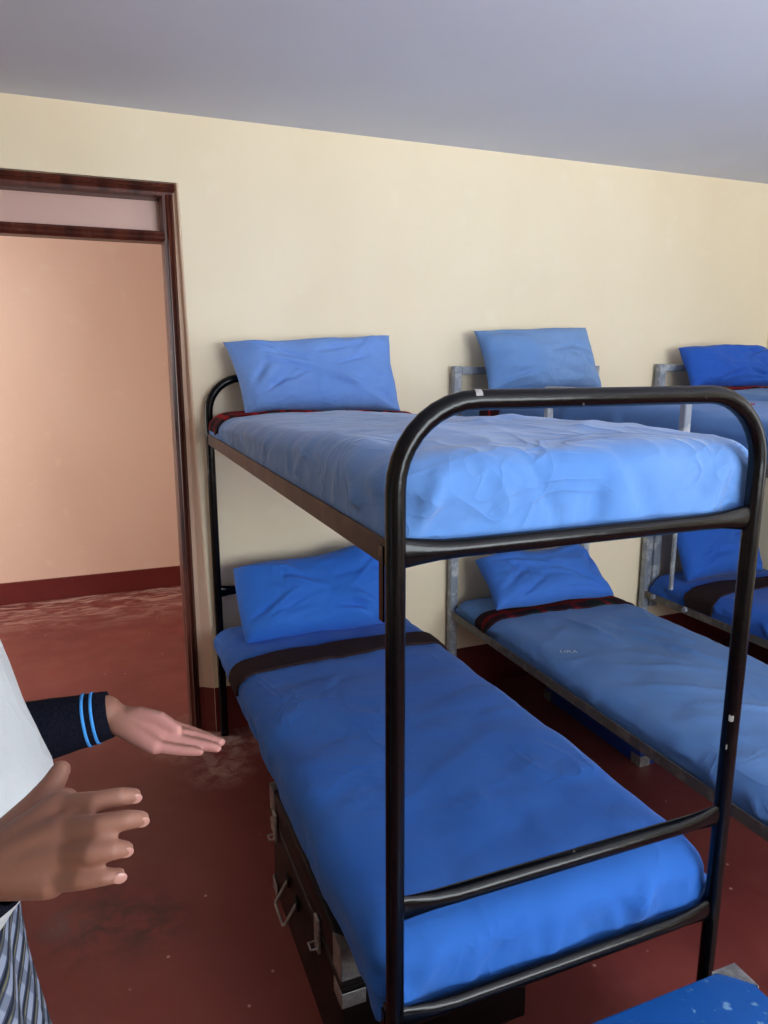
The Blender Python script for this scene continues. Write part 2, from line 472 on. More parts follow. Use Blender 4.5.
def seg_dist(p, a, b):
    ab = b - a; t = max(0, min(1, (p - a).dot(ab) / max(ab.length_squared, 1e-9)))
    return (p - a - ab * t).length, t
def mattress(name, lo, hi, mat, label, group, seed, folds=(), wr=.008, r=.06, edge=.010, head_drop=0.0, foot_drop=.0):
    lo = Vector(lo); hi = Vector(hi); rnd = random.Random(seed)
    segs = [(Vector(a), Vector(b), w, h) for a, b, w, h in folds]
    for i in range(26):      # tuck folds on the foot face and along the long sides
        if i < 12:
            x = rnd.uniform(lo.x + .02, hi.x - .02); y = lo.y
            a = Vector((x, y, lo.z)); b = Vector((x + rnd.uniform(-.12, .12), y + rnd.uniform(0, .03), rnd.uniform(lo.z + .05, hi.z)))
        else:
            s = rnd.choice((0, 1)); x = hi.x if s else lo.x; y = rnd.uniform(lo.y, hi.y - .1)
            a = Vector((x, y, lo.z)); b = Vector((x, y + rnd.uniform(-.15, .15), rnd.uniform(lo.z + .04, hi.z)))
        segs.append((a, b, rnd.uniform(.010, .020), rnd.uniform(.007, .016) * rnd.choice((1, 1, -1))))
    for i in range(22):      # long faint creases over the top
        x = rnd.uniform(lo.x, hi.x); y = rnd.uniform(lo.y, hi.y); an = rnd.gauss(.5, .5); ln = rnd.uniform(.1, .35)
        a = Vector((x, y, hi.z)); b = a + Vector((math.cos(an), math.sin(an), 0)) * ln
        segs.append((a, b, rnd.uniform(.009, .016), rnd.uniform(.003, .0065)))
    def fn(p, n):
        d = 0
        for a, b, w, h in segs:
            if abs(p.x - a.x) > .6 or abs(p.y - a.y) > .6: continue
            q, t = seg_dist(p, a, b)
            if q < 3 * w: d += h * math.exp(-(q / w) ** 2) * (1 - .75 * abs(2 * t - 1))
        d += wr * nz(p, 5, seed) + wr * .5 * nz(p, 12, seed + 3)
        fz = (p.z - lo.z) / (hi.z - lo.z)
        if fz < .3 and abs(n.x) > .5: d = min(d, .001)
        o = p + n * d
        if p.y < lo.y + .05: o.z -= foot_drop * max(0, 1 - fz * 1.6)
        wt = max(0, min(1, (fz - .35) / .65)); wt = wt * wt * (3 - 2 * wt)
        if wt > 0:   # slightly domed top
            u = 2 * (p.x - lo.x) / (hi.x - lo.x) - 1; v = 2 * (p.y - lo.y) / (hi.y - lo.y) - 1
            o.z -= wt * (.014 * (abs(u) ** 4 + abs(v) ** 8 * .6) + .014 * nz((p.x, p.y, 0), 2.4, seed + 5))
        o.z += (1 - wt) * edge * nz((p.x, p.y, 0), 9, seed + 9) * 1.4
        o.z -= head_drop * max(0, (p.y - (hi.y - 1.5)) / 1.5) * (.1 + .9 * fz)
        return o
    bm = rbox_soft(lo, hi, r, int((hi.x - lo.x) / .0125), int((hi.y - lo.y) / .016), 14, fn)
    o = obj(name, bm, mat, None, True, False)
    return tag(o, label, 'mattress', group)
def bvh(o):
    return BVHTree.FromPolygons([v.co for v in o.data.vertices], [p.vertices for p in o.data.polygons])
def blanket(target, lo, hi, ya, yb, mat, label, th=.012, hang=.07, hang_r=.06, seed=0, group='folded blankets'):
    """strip over a mattress. ya=(near,far) y at the left edge, yb the same at the right"""
    tr = bvh(target); path = []
    for i in range(8): path.append((lo[0] - .03, hi[2] - hang * (1 - i / 8)))
    for i in range(41): path.append((lo[0] - .03 + (hi[0] - lo[0] + .06) * i / 40, hi[2] + .03))
    for i in range(1, 9): path.append((hi[0] + .03, hi[2] - hang_r * i / 8))
    nj = 9; G = []
    for i, (x, z) in enumerate(path):
        u = (x - lo[0]) / (hi[0] - lo[0]); row = []
        n_ = ya[0] + (yb[0] - ya[0]) * u; f_ = ya[1] + (yb[1] - ya[1]) * u
        for j in range(nj):
            y = n_ + (f_ - n_) * j / (nj - 1) + .008 * nz((x, z, j * .3), 6, seed)
            p = Vector((x, min(y, hi[1] - .004), z))
            q, nrm, _, _ = tr.find_nearest(p)
            d = p - q; d = d.normalized() if d.length > 1e-6 else nrm
            row.append(q + d * (th + .002 * nz(p, 14, seed)))
        G.append(row)
    bm = bmesh.new(); top = [[bm.verts.new(p) for p in r] for r in G]
    bot = []
    for i, r in enumerate(G):
        rr = []
        for p in r:
            q, nrm, _, _ = tr.find_nearest(p); d = (q - p).normalized(); rr.append(bm.verts.new(p + d * (th - .002)))
        bot.append(rr)
    for i in range(len(G) - 1):
        for j in range(nj - 1):
            bm.faces.new((top[i][j], top[i][j + 1], top[i + 1][j + 1], top[i + 1][j])); bm.faces.new((bot[i][j], bot[i + 1][j], bot[i + 1][j + 1], bot[i][j + 1]))
        for j in (0, nj - 1): bm.faces.new((top[i][j], top[i + 1][j], bot[i + 1][j], bot[i][j]))
    for j in range(nj - 1):
        for i in (0, len(G) - 1): bm.faces.new((top[i][j], top[i][j + 1], bot[i][j + 1], bot[i][j]))
    o = obj('folded_blanket', bm, mat)
    return tag(o, label, 'blanket', group)
def pillow(name, corners, th, mat, label, seed, pinch=.05, bulge=(0, 0), sag=0, nrmflip=1, flat=.5, folds=14, hump=0):
    """corners bl, br, tr, tl; two padded faces meeting in a seam, corners drawn out"""
    A, B, C, D = [Vector(c) for c in corners]; n = 84; m = 54
    nrm = (B - A).cross(D - A).normalized()
    if nrm.y > 0: nrm = -nrm          # towards the room
    rnd = random.Random(seed); segs = []
    for i in range(folds):
        cu = rnd.choice((-1, 1)); cv = rnd.choice((-1, 1))
        a = (cu * rnd.uniform(.55, .95), cv * rnd.uniform(.3, .95)); b = (a[0] - cu * rnd.uniform(.2, .7), a[1] - cv * rnd.uniform(.05, .6))
        segs.append((Vector((a[0], a[1] * .5, 0)), Vector((b[0], b[1] * .5, 0)), rnd.uniform(.03, .055), rnd.uniform(.008, .020) * rnd.choice((1, -1, -1))))
    def base(u, v):
        uu = u * (1 - pinch * (1 - v * v)); vv = v * (1 - pinch * 1.3 * (1 - u * u))
        p = (A * (1 - uu) * (1 - vv) + B * (1 + uu) * (1 - vv) + C * (1 + uu) * (1 + vv) + D * (1 - uu) * (1 + vv)) / 4
        p = p + Vector((0, 0, 1)) * (hump * math.exp(-((u - .55) / .45) ** 2) * max(0, vv) + .008 * nz((u, v, 0), 1.6, seed))
        return p
    bm = bmesh.new(); V = {}
    for side in (1, -1):
        for i in range(n + 1):
            for j in range(m + 1):
                u = 2 * i / n - 1; v = 2 * j / m - 1
                if (i in (0, n) or j in (0, m)) and side == -1: V[(side, i, j)] = V[(1, i, j)]; continue
                prof = (max(0, 1 - u ** 4) * max(0, 1 - v ** 4)) ** flat
                q = Vector((u, v * .5, 0)); d = 0
                for a, b, w, h in segs:
                    dd, t = seg_dist(q, a, b)
                    if dd < 3 * w: d += h * math.exp(-(dd / w) ** 2) * (1 - .7 * abs(2 * t - 1))
                d += .022 * nz((u, v, side), 1.6, seed) + .005 * nz((u, v, side), 5, seed + 1)
                off = th / 2 * prof * (1 + sag * -v) + d * min(1, prof * 2)
                if side == -1: off = min(off, th / 2) * .5
                V[(side, i, j)] = bm.verts.new(base(u, v) + nrm * off * side)
    for side in (1, -1):
        for i in range(n):
            for j in range(m):
                f = [V[(side, i, j)], V[(side, i + 1, j)], V[(side, i + 1, j + 1)], V[(side, i, j + 1)]]
                if len(set(f)) == 4:
                    try: bm.faces.new(f if side == 1 else f[::-1])
                    except ValueError: pass
    o = obj(name, bm, mat, None, True, False)
    return tag(o, label, 'pillow', 'pillows on the bunks')

# ------------------------------------------------------------------ black tubular bunk bed
W, L = .745, 1.93; ZU, ZL, ZM, ZT = 1.289, .42, .649, 1.524; TR = .0165
def arch_pts(y, x0, x1, zt, rad, k=9, floor=0.0):
    pts = [(x0, y, floor)] + [(x0, y, floor + (zt - rad - floor) * i / 6) for i in range(1, 6)]
    for i in range(k + 1):
        a = math.pi - math.pi / 2 * i / k; pts.append((x0 + rad + rad * math.cos(a), y, zt - rad + rad * math.sin(a)))
    for i in range(1, 6): pts.append((x0 + rad + (x1 - x0 - 2 * rad) * i / 6, y, zt))
    for i in range(k + 1):
        a = math.pi / 2 - math.pi / 2 * i / k; pts.append((x1 - rad + rad * math.cos(a), y, zt - rad + rad * math.sin(a)))
    pts += [(x1, y, floor + (zt - rad - floor) * (5 - i) / 6) for i in range(0, 6)]
    return pts
bed1 = empty('bunk_bed', (W / 2, -L / 2, 0), 'black tubular steel bunk bed with rounded ends in the foreground', 'bunk bed', 'bunk beds')
for y, nm in ((0, 'head_frame'), (-L, 'foot_frame')):
    fr = obj(nm, tb(arch_pts(y, 0, W, ZT, .135), TR, n=18), M['black'], bed1)
    for z, n2 in ((ZU, 'upper_rail'), (ZM, 'guard_bar'), (ZL, 'lower_rail')):
        xs = [TR * .6, .022, .04, .075, .12, .25, .4, W - .25, W - .12, W - .075, W - .04, W - .022, W - TR * .6]
        fl = [.5, .5, .6, .85, 1, 1, 1, 1, 1, .85, .6, .5, .5]; fv = [1.55, 1.5, 1.35, 1.1, 1, 1, 1, 1, 1, 1.1, 1.35, 1.5, 1.55]
        r0 = .0160
        obj(n2, tb([(x, y, z) for x in xs], [r0 * f for f in fl], [r0 * f for f in fv], 16, (0, 0, 1)), M['black'], fr)
# paint worn through on the arch and post
frf = fr
bm = bmesh.new()
pa = arch_pts(-L, 0, W, ZT, .135)
def on_arch(x, ang):  # a point on top tube, ang round the tube
    return Vector((x, -L - math.cos(ang) * TR * 1.02, ZT + math.sin(ang) * TR * 1.02))
for x0, x1 in ((.128, .140),):
    g = [[bm.verts.new(on_arch(x0 + (x1 - x0) * i / 3 + .004 * j / 6, R(25 + 85 * j / 6))) for j in range(7)] for i in range(4)]
    for i in range(3):
        for j in range(6): bm.faces.new((g[i][j], g[i + 1][j], g[i + 1][j + 1], g[i][j + 1]))
obj('worn_patch', bm, M['chip'], frf)
for z0, z1, a0, a1 in ((.868, .880, 204, 236), (.805, .815, 204, 214)):
    bm = bmesh.new()
    g = [[bm.verts.new((W + math.cos(R(a0 + (a1 - a0) * j / 4)) * TR * 1.02, -L + math.sin(R(a0 + (a1 - a0) * j / 4)) * TR * 1.02, z0 + (z1 - z0) * i / 3 + .004 * nz((j, i, z0), 1.3))) for j in range(5)] for i in range(4)]
    for i in range(3):
        for j in range(4): bm.faces.new((g[i][j], g[i + 1][j], g[i + 1][j + 1], g[i][j + 1]))
    obj('worn_patch', bm, M['chip'], frf)
def angle_rail(x, s, z, y0, y1, h=.042, w=.035, t=.004):
    pr = [(0, -h / 2), (t, -h / 2), (t, h / 2 - t), (w, h / 2 - t), (w, h / 2), (0, h / 2)]
    # vertical leg outside, horizontal leg inwards at the bottom
    return prism(pr, 1, y0, y1, lambda p, y: (x + s * p[0], y, z - p[1]))
for z, nm in ((ZU, 'upper_side_rail'), (ZL, 'lower_side_rail')):
    for x, s in ((-.012, 1), (W + .012, -1)):
        rl = obj(nm, angle_rail(x, s, z, -L + .012, -.012), M['rust'], bed1, False)
        for y in (-L + .02, -.02):
            yy = (y - .006, y + .012) if y < -1 else (y - .012, y + .006)
            obj('socket_plate', bx((min(x - s * .004, x), yy[0], z - .115), (max(x - s * .004, x), yy[1], z + .01), .001), M['black'], rl, False)
    for k in range(7):
        y = -L + .14 + k * (L - .28) / 6
        obj('bed_slat', bx((-.007, y - .02, z - .0165), (W + .007, y + .02, z - .0125)), M['rust'], bed1, False)

# mattresses of the black bed (each wrapped in its sheet)
up_lo, up_hi = (.006, -1.955, ZU + .0), (W - .006, -.035, 1.447)
lw_lo, lw_hi = (-.034, -1.96, ZL + .0), (W + .004, -.03, .553)
def body_lift(lo, d): return (lo[0], lo[1], lo[2] + d)
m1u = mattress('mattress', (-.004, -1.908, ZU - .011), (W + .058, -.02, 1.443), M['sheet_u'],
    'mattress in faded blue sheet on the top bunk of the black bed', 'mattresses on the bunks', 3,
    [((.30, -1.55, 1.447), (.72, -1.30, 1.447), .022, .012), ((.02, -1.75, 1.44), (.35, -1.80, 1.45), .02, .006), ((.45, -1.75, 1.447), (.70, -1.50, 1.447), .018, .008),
     ((.03, -1.91, 1.30), (.10, -1.91, 1.42), .018, .014), ((.05, -1.91, 1.31), (.34, -1.91, 1.36), .014, -.008), ((.64, -1.91, 1.31), (.70, -1.91, 1.42), .02, .012),
     ((.004, -1.80, 1.29), (.004, -1.72, 1.41), .02, .012), ((.004, -1.52, 1.29), (.03, -1.62, 1.44), .018, .009)], head_drop=.055)
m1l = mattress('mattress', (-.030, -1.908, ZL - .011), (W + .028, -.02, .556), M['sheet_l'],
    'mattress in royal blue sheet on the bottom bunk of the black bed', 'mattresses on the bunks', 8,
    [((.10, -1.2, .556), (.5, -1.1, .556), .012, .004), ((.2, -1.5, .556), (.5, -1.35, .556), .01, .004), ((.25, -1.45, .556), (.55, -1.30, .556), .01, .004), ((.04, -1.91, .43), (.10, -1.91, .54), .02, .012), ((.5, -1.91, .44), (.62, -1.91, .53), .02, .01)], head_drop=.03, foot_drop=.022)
blanket(m1u, (-.004, 0, 0), (W + .058, -.02, 1.43), (-.27, -.03), (-.235, -.03), M['tartan_red'], 'dark red tartan blanket edge under the pillow of the black bed top bunk', .008, .10, .03, 1)
blanket(m1l, (-.030, 0, 0), (W + .028, -.02, .54), (-.60, -.455), (-.585, -.46), M['blanket_brown'], 'dark brown blanket band across the royal blue bottom mattress', .011, .085, .05, 2)
pillow('pillow', [(.112, -.165, 1.390), (.757, -.165, 1.386), (.752, -.05, 1.695), (.060, -.05, 1.664)], .17, M['pil_u'], 'faded blue pillow propped against the wall on the black bed top bunk', 11, .045, folds=22)
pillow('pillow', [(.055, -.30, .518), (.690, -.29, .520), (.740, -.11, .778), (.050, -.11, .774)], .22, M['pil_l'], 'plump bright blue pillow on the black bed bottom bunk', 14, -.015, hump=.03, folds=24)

# ------------------------------------------------------------------ grey square-tube bunk beds
def sq(bm, a, b, w, bevel=.003):
    a = Vector(a); b = Vector(b)
    lo = Vector([min(a[i], b[i]) for i in range(3)]); hi = Vector([max(a[i], b[i]) for i in range(3)])
    for i in range(3):
        if hi[i] - lo[i] < 1e-6: lo[i] -= w / 2; hi[i] += w / 2
    box(bm, lo, hi, bevel, 1)
def sqb(a, b, w, bevel=.003):
    bm = bmesh.new(); sq(bm, a, b, w, bevel); return bm
def grey_bunk(x0, w, zt, zu, zl, label, foot_y=-1.93, guard=None, plates=False):
    e = empty('bunk_bed', (x0 + w / 2, foot_y / 2, 0), label, 'bunk bed', 'bunk beds')
    T = .038; x1 = x0 + w
    for y, nm in ((0, 'head_frame'), (foot_y, 'foot_frame')):
        for x in (x0, x1): obj('post', sqb((x, y, 0), (x, y, zt + T / 2), T), M['grey_metal'], e, False)
        obj('top_bar', sqb((x0 + T / 2, y, zt), (x1 - T / 2, y, zt), T * .9), M['grey_metal'], e, False)
        for z in (zu, zl): obj('end_rail', sqb((x0 + T / 2, y, z), (x1 - T / 2, y, z), .03), M['grey_metal'], e, False)
    for z in (zu, zl):
        for x, s in ((x0 - .016, 1), (x1 + .016, -1)):
            rl = obj('side_rail', angle_rail(x, s, z, foot_y + T / 2, -T / 2, .036, .034), M['rail_metal'], e, False)
            if plates and s == 1 and z == zl:
                for y in (-.09, -.31):
                    obj('bolt', tb([(x - .014, y, z + .006), (x + .002, y, z + .006)], [.012, .014], n=10), M['grey_metal'], rl)
        for k in range(6):
            y = foot_y + .16 + k * (-foot_y - .32) / 5
            obj('bed_slat', bx((x0 - .012, y - .02, z - .014), (x1 + .012, y + .02, z - .010)), M['rail_metal'], e, False)
    if guard:
        g = obj('guard_rail', sqb((x0 - .028, guard[1] - .013, guard[2]), (x0 - .028, guard[0] + .013, guard[2]), .026), M['grey_metal'], e, False)
        for y in guard[:2]:
            obj('guard_post', sqb((x0 - .028, y, zu - .018), (x0 - .028, y, guard[2] - .013), .024), M['grey_metal'], g, False)
    return e
bed2 = grey_bunk(1.097, .745, 1.548, 1.325, .41, 'worn grey square-tube bunk bed next to the black one', -1.93, (-.765, -1.405, 1.487))
bed3 = grey_bunk(2.25, .70, 1.555, 1.335, .372, 'worn grey square-tube bunk bed in the far right corner', -1.93, None, True)
obj('stay_bar', sqb((2.232, -.205, .45), (2.232, -.205, 1.32), .018), M['grey_metal'], bed3, False)
obj('shadow_strip', bx((2.272, -.03, .30), (2.315, -.008, 1.30), .002), M['grey_metal'], bed3, False)  # made-up strip beside the head post, standing in for its wall shadow

m2u = mattress('mattress', (1.104, -1.90, 1.322), (1.841, -.025, 1.452), M['sheet_2'], 'mattress in washed blue sheet on the top bunk of the middle bed', 'mattresses on the bunks', 21, (), .006)
m2l = mattress('mattress', (1.096, -1.90, .402), (1.841, -.025, .500), M['sheet_2'], 'mattress in wrinkled steel blue sheet on the bottom bunk of the middle bed', 'mattresses on the bunks', 25,
    [((1.48, -.55, .5), (1.62, -1.0, .5), .016, .016), ((1.55, -.5, .5), (1.72, -.9, .5), .016, .018), ((1.64, -.5, .5), (1.78, -.8, .5), .014, .014), ((1.40, -.5, .5), (1.45, -.8, .5), .014, .013),
     ((1.2, -1.1, .5), (1.5, -1.3, .5), .013, .011), ((1.25, -.95, .5), (1.6, -1.15, .5), .012, .010), ((1.3, -1.3, .5), (1.7, -1.5, .5), .013, .012), ((1.5, -.7, .5), (1.72, -1.25, .5), .014, .012), ((1.36, -.8, .5), (1.55, -1.1, .5), .012, .010)], .008)
m3u = mattress('mattress', (2.254, -1.90, 1.332), (2.946, -.025, 1.452), M['sheet_2'], 'mattress in washed blue sheet on the top bunk of the corner bed', 'mattresses on the bunks', 31, (), .006)
m3l = mattress('mattress', (2.250, -1.90, .366), (2.946, -.025, .490), M['sheet_3'], 'mattress in deep blue sheet on the bottom bunk of the corner bed', 'mattresses on the bunks', 35, (), .008)
blanket(m2u, (1.104, 0, 0), (1.841, -.025, 1.45), (-.36, -.22), (-.34, -.2), M['tartan_red'], 'red tartan blanket strip on the top bunk of the middle bed', .008, .09, .04, 4)
blanket(m2l, (1.096, 0, 0), (1.841, -.025, .50), (-.36, -.24), (-.40, -.27), M['tartan'], 'dark tartan blanket strip with red edge on the middle bed bottom bunk', .009, .07, .03, 5)
blanket(m3u, (2.254, 0, 0), (2.946, -.025, 1.45), (-.36, -.24), (-.36, -.24), M['tartan_red'], 'red tartan blanket strip on the top bunk of the corner bed', .007, .06, .04, 6)
blanket(m3l, (2.250, 0, 0), (2.946, -.025, .49), (-.46, -.30), (-.46, -.32), M['blanket_brown'], 'dark blanket band across the deep blue bottom mattress of the corner bed', .009, .10, .03, 7)
pillow('pillow', [(1.168, -.165, 1.458), (1.768, -.165, 1.458), (1.738, -.055, 1.742), (1.150, -.055, 1.722)], .16, M['pil_2'], 'pale blue pillow propped upright on the middle bed top bunk', 41, .05, folds=10)
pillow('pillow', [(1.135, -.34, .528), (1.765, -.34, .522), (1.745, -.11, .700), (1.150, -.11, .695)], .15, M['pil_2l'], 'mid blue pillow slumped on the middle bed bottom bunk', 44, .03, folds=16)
pillow('pillow', [(2.300, -.165, 1.464), (2.895, -.165, 1.464), (2.876, -.06, 1.657), (2.295, -.06, 1.652)], .16, M['pil_3'], 'deep blue pillow upright on the corner bed top bunk', 47, .02, folds=10)
pillow('pillow', [(2.285, -.25, .500), (2.80, -.25, .500), (2.84, -.09, .83), (2.275, -.09, .82)], .17, M['sheet_3'], 'deep blue pillow upright on the corner bed bottom bunk', 50, .03, folds=18)

# lettering and small marks stitched or painted on sheets, laid on the cloth
def lay_text(txt, target, origin, ang, size, mat, name):
    cu = bpy.data.curves.new(name, 'FONT'); cu.body = txt; cu.size = size; cu.resolution_u = 2
    tmp = bpy.data.objects.new(name, cu); COL.objects.link(tmp)
    bpy.context.view_layer.update()
    me = bpy.data.meshes.new_from_object(tmp.evaluated_get(bpy.context.evaluated_depsgraph_get()))
    COL.objects.unlink(tmp); bpy.data.objects.remove(tmp)
    bm = bmesh.new(); bm.from_mesh(me)
    bmesh.ops.subdivide_edges(bm, edges=bm.edges, cuts=1)
    tr = bvh(target)
    for v in bm.verts:
        x = origin[0] + v.co.x * math.cos(ang) - v.co.y * math.sin(ang); y = origin[1] + v.co.x * math.sin(ang) + v.co.y * math.cos(ang)
        h = tr.ray_cast(Vector((x, y, 3)), Vector((0, 0, -1)))
        v.co = Vector((x, y, (h[0].z if h[0] else origin[2]) + .0025))
    return obj(name, bm, mat, target, False)
lay_text('LIRA', m2l, (1.165, -.765, .5), R(-34), .034, M['white_ink'], 'lettering')
def lay_curve(pts, target, r, mat, name):
    tr = bvh(target); P = []
    for x, y in pts:
        h = tr.ray_cast(Vector((x, y, 3)), Vector((0, 0, -1))); P.append((x, y, (h[0].z if h[0] else 1.45) + r * .4))
    return obj(name, tb(P, r, n=6), mat, target)
lay_curve([(1.36 + .012 * i, -1.22 + .01 * math.sin(i * 2.1)) for i in range(6)], m2u, .003, M['red_ink'], 'red_stitching')
lay_curve([(1.46 + .012 * i, -1.24 + .008 * math.sin(i * 1.7)) for i in range(5)], m2u, .003, M['red_ink'], 'red_stitching')

# ------------------------------------------------------------------ tin trunks
def trunk(lo, hi, seam, mat, label, sides, corner=.05, name='metal_trunk', latch_y=(), handle_y=None):
    """tin trunk: body, lid, edging, corner plates, hasps and a handle on the long -x side"""
    lo = Vector(lo); hi = Vector(hi)
    e = empty(name, ((lo.x + hi.x) / 2, (lo.y + hi.y) / 2, lo.z), label, 'trunk', 'tin trunks on the floor')
    obj('trunk_body', bx((lo.x + .004, lo.y + .004, lo.z), (hi.x - .004, hi.y - .004, seam), .004), mat, e)
    ld = obj('lid', bx((lo.x, lo.y, seam + .002), (hi.x, hi.y, hi.z), .008), mat, e)
    # folded bead along the lower rim of the lid and the upper rim of the body
    def ring(z, d, nm, p):
        obj(nm, tb([(lo.x - d, lo.y - d, z), (hi.x + d, lo.y - d, z), (hi.x + d, hi.y + d, z), (lo.x - d, hi.y + d, z)], .004, n=8, up=(0, 0, 1), closed=True), mat, p)
    ring(seam + .008, 0, 'lid_bead', ld); ring(seam - .012, -.003, 'body_bead', e)
    for cx, sx in ((lo.x, 1), (hi.x, -1)):
        for cy, sy in ((lo.y, 1), (hi.y, -1)):
            if (sx, sy) not in sides: continue
            t = .0015
            def plate(z0, z1, flap, p):
                bm = bmesh.new()
                c = corner
                for l, h in (((cx - sx * t, cy - sy * t, z0), (cx + sx * c, cy + sy * .001, z1)), ((cx - sx * t, cy - sy * t, z0), (cx + sx * .001, cy + sy * c, z1))):
                    a = Vector(l); b = Vector(h)
                    box(bm, [min(a[i], b[i]) for i in range(3)], [max(a[i], b[i]) for i in range(3)], .0006, 1)
                if flap:
                    z = z1
                    A = [(cx - sx * t, cy - sy * t), (cx + sx * c, cy - sy * t), (cx + sx * c * .45, cy + sy * c * .45), (cx - sx * t, cy + sy * c)]
                    q0 = [bm.verts.new((x, y, z)) for x, y in A]; q1 = [bm.verts.new((x, y, z + t)) for x, y in A]
                    bm.faces.new(q0); bm.faces.new(q1[::-1])
                    for i in range(4): bm.faces.new((q0[i], q0[(i + 1) % 4], q1[(i + 1) % 4], q1[i]))
                obj('corner_plate', bm, M['tin'], p, False)
            plate(seam + .015, hi.z, True, ld)
            plate(seam - .055, seam - .018, False, e); plate(lo.z + .001, lo.z + .045, False, e)
    for y in latch_y:
        h = obj('hasp', bx((lo.x - .010, y - .016, seam - .045), (lo.x - .002, y + .016, seam + .045), .002), M['tin'], e)
        obj('staple', tb([(lo.x - .008, y - .012, seam - .03), (lo.x - .026, y - .012, seam - .03), (lo.x - .026, y + .012, seam - .03), (lo.x - .008, y + .012, seam - .03)], .003, n=8, up=(0, 0, 1)), M['tin'], h)
    if handle_y is not None:
        y0, y1 = handle_y; z = seam - .085
        hd = obj('handle', tb([(lo.x - .004, y0, z), (lo.x - .012, y0, z - .012), (lo.x - .038, y0, z - .055), (lo.x - .040, y0 + .006, z - .060), (lo.x - .040, y1 - .006, z - .060), (lo.x - .038, y1, z - .055), (lo.x - .012, y1, z - .012), (lo.x - .004, y1, z)], .0038, n=8), M['tin'], e)
        for y in (y0, y1): obj('bracket', bx((lo.x - .007, y - .016, z - .012), (lo.x + .002, y + .016, z + .014), .002), M['trunk_black'], hd)
    return e
trunk((-.018, -1.675, 0), (.46, -1.0, .355), .262, M['trunk_black'], 'black tin trunk with wire handle pushed under the black bed', ((1, 1), (1, -1)), .055, latch_y=(-1.51, -1.08), handle_y=(-1.30, -1.205))
trunk((1.49, -.88, 0), (1.84, -.22, .30), .22, M['trunk_navy'], 'dark blue tin trunk under the middle grey bed', ((1, 1), (1, -1), (-1, 1)), .05)
trunk((-.02, -2.46, 0), (.735, -2.008, .35), .255, M['trunk_blue'], 'scuffed bright blue tin trunk at the foot of the black bed', ((1, 1), (-1, -1), (-1, 1), (1, -1)), .06)

# ------------------------------------------------------------------ person (standing at the left, gesturing towards the beds)
def capsule(bm, a, b, ra, rb, n=16, rings=5):
    """tapered capsule, closed"""
    a = Vector(a); b = Vector(b); t = (b - a)
    ln = t.length; t = t / ln if ln > 1e-6 else Vector((0, 0, 1))
    s = t.orthogonal().normalized(); w = s.cross(t)
    prof = [(-math.cos(math.pi / 2 * i / rings) * ra, math.sin(math.pi / 2 * i / rings) * ra) for i in range(1, rings + 1)]
    prof += [(ln + math.sin(math.pi / 2 * i / rings) * rb, math.cos(math.pi / 2 * i / rings) * rb) for i in range(0, rings)]
    R_ = [[bm.verts.new(a + t * h + (s * math.cos(2 * math.pi * j / n) + w * math.sin(2 * math.pi * j / n)) * r) for j in range(n)] for h, r in prof]
    p0 = bm.verts.new(a - t * ra); p1 = bm.verts.new(b + t * rb)
    for i in range(len(R_) - 1):
        for j in range(n): bm.faces.new((R_[i][j], R_[i][(j + 1) % n], R_[i + 1][(j + 1) % n], R_[i + 1][j]))
    for j in range(n):
        bm.faces.new((R_[0][(j + 1) % n], R_[0][j], p0)); bm.faces.new((R_[-1][j], R_[-1][(j + 1) % n], p1))
def ellipsoid(bm, c, r, rot=None):
    q = bmesh.ops.create_uvsphere(bm, u_segments=24, v_segments=16, radius=1)
    for v in q['verts']:
        p = Vector((v.co.x * r[0], v.co.y * r[1], v.co.z * r[2]))
        if rot: p = rot @ p
        v.co = p + Vector(c)
def chain(bm, pts, rs):
    for i in range(len(pts) - 1): capsule(bm, pts[i], pts[i + 1], rs[i], rs[i + 1])

PX, PY = -.640, -2.085                       # body axis; the person faces +x
HIP = Vector((PX, PY, .86)); NECK = Vector((PX - .03, PY, 1.375))
bm = bmesh.new()
# trunk
for c, r in (((PX, PY, .88), (.090, .125, .12)), ((PX + .003, PY, 1.02), (.085, .12, .13)), ((PX, PY, 1.16), (.105, .155, .14)), ((PX - .015, PY, 1.28), (.095, .165, .09))):
    ellipsoid(bm, c, r)
capsule(bm, (PX - .02, PY - .13, 1.325), (PX - .02, PY + .13, 1.325), .05, .05)
capsule(bm, (PX - .025, PY, 1.30), (PX - .012, PY, 1.43), .055, .048)
# head, jaw, nose, ears, brow
HX, HZ = PX - .01, 1.515
ellipsoid(bm, (HX, PY, HZ + .02), (.092, .075, .095)); ellipsoid(bm, (HX + .022, PY, HZ - .045), (.062, .056, .062))
capsule(bm, (HX + .082, PY, HZ + .012), (HX + .098, PY, HZ - .022), .010, .013)
for s_ in (-1, 1):
    ellipsoid(bm, (HX - .005, PY + s_ * .076, HZ - .002), (.020, .009, .030))
    capsule(bm, (HX + .078, PY + s_ * .018, HZ + .030), (HX + .066, PY + s_ * .048, HZ + .030), .010, .009)
    ellipsoid(bm, (HX + .054, PY + s_ * .034, HZ - .022), (.022, .024, .026))
capsule(bm, (HX + .078, PY - .012, HZ - .052), (HX + .078, PY + .012, HZ - .052), .009, .009)
# legs and feet
for s_ in (-1, 1):
    y = PY + s_ * .072
    chain(bm, [(PX, y, .84), (PX + .012, y, .47), (PX - .012, y, .10)], [.070, .050, .034])
    chain(bm, [(PX - .012, y, .10), (PX - .03, y, .05), (PX + .10, y + s_ * .015, .035)], [.038, .034, .026])
# arms
SHR = Vector((PX - .02, PY - .175, 1.315)); SHL = Vector((PX - .02, PY + .175, 1.315))
WR = dep(-20, 874, .575); EL_R = Vector((PX - .12, PY - .255, 1.045))
WL = dep(104, 714, 1.0); EL_L = dep(-45, 752, .95)
chain(bm, [SHR, EL_R, WR], [.047, .038, .027]); chain(bm, [SHL, EL_L, WL], [.047, .038, .026])
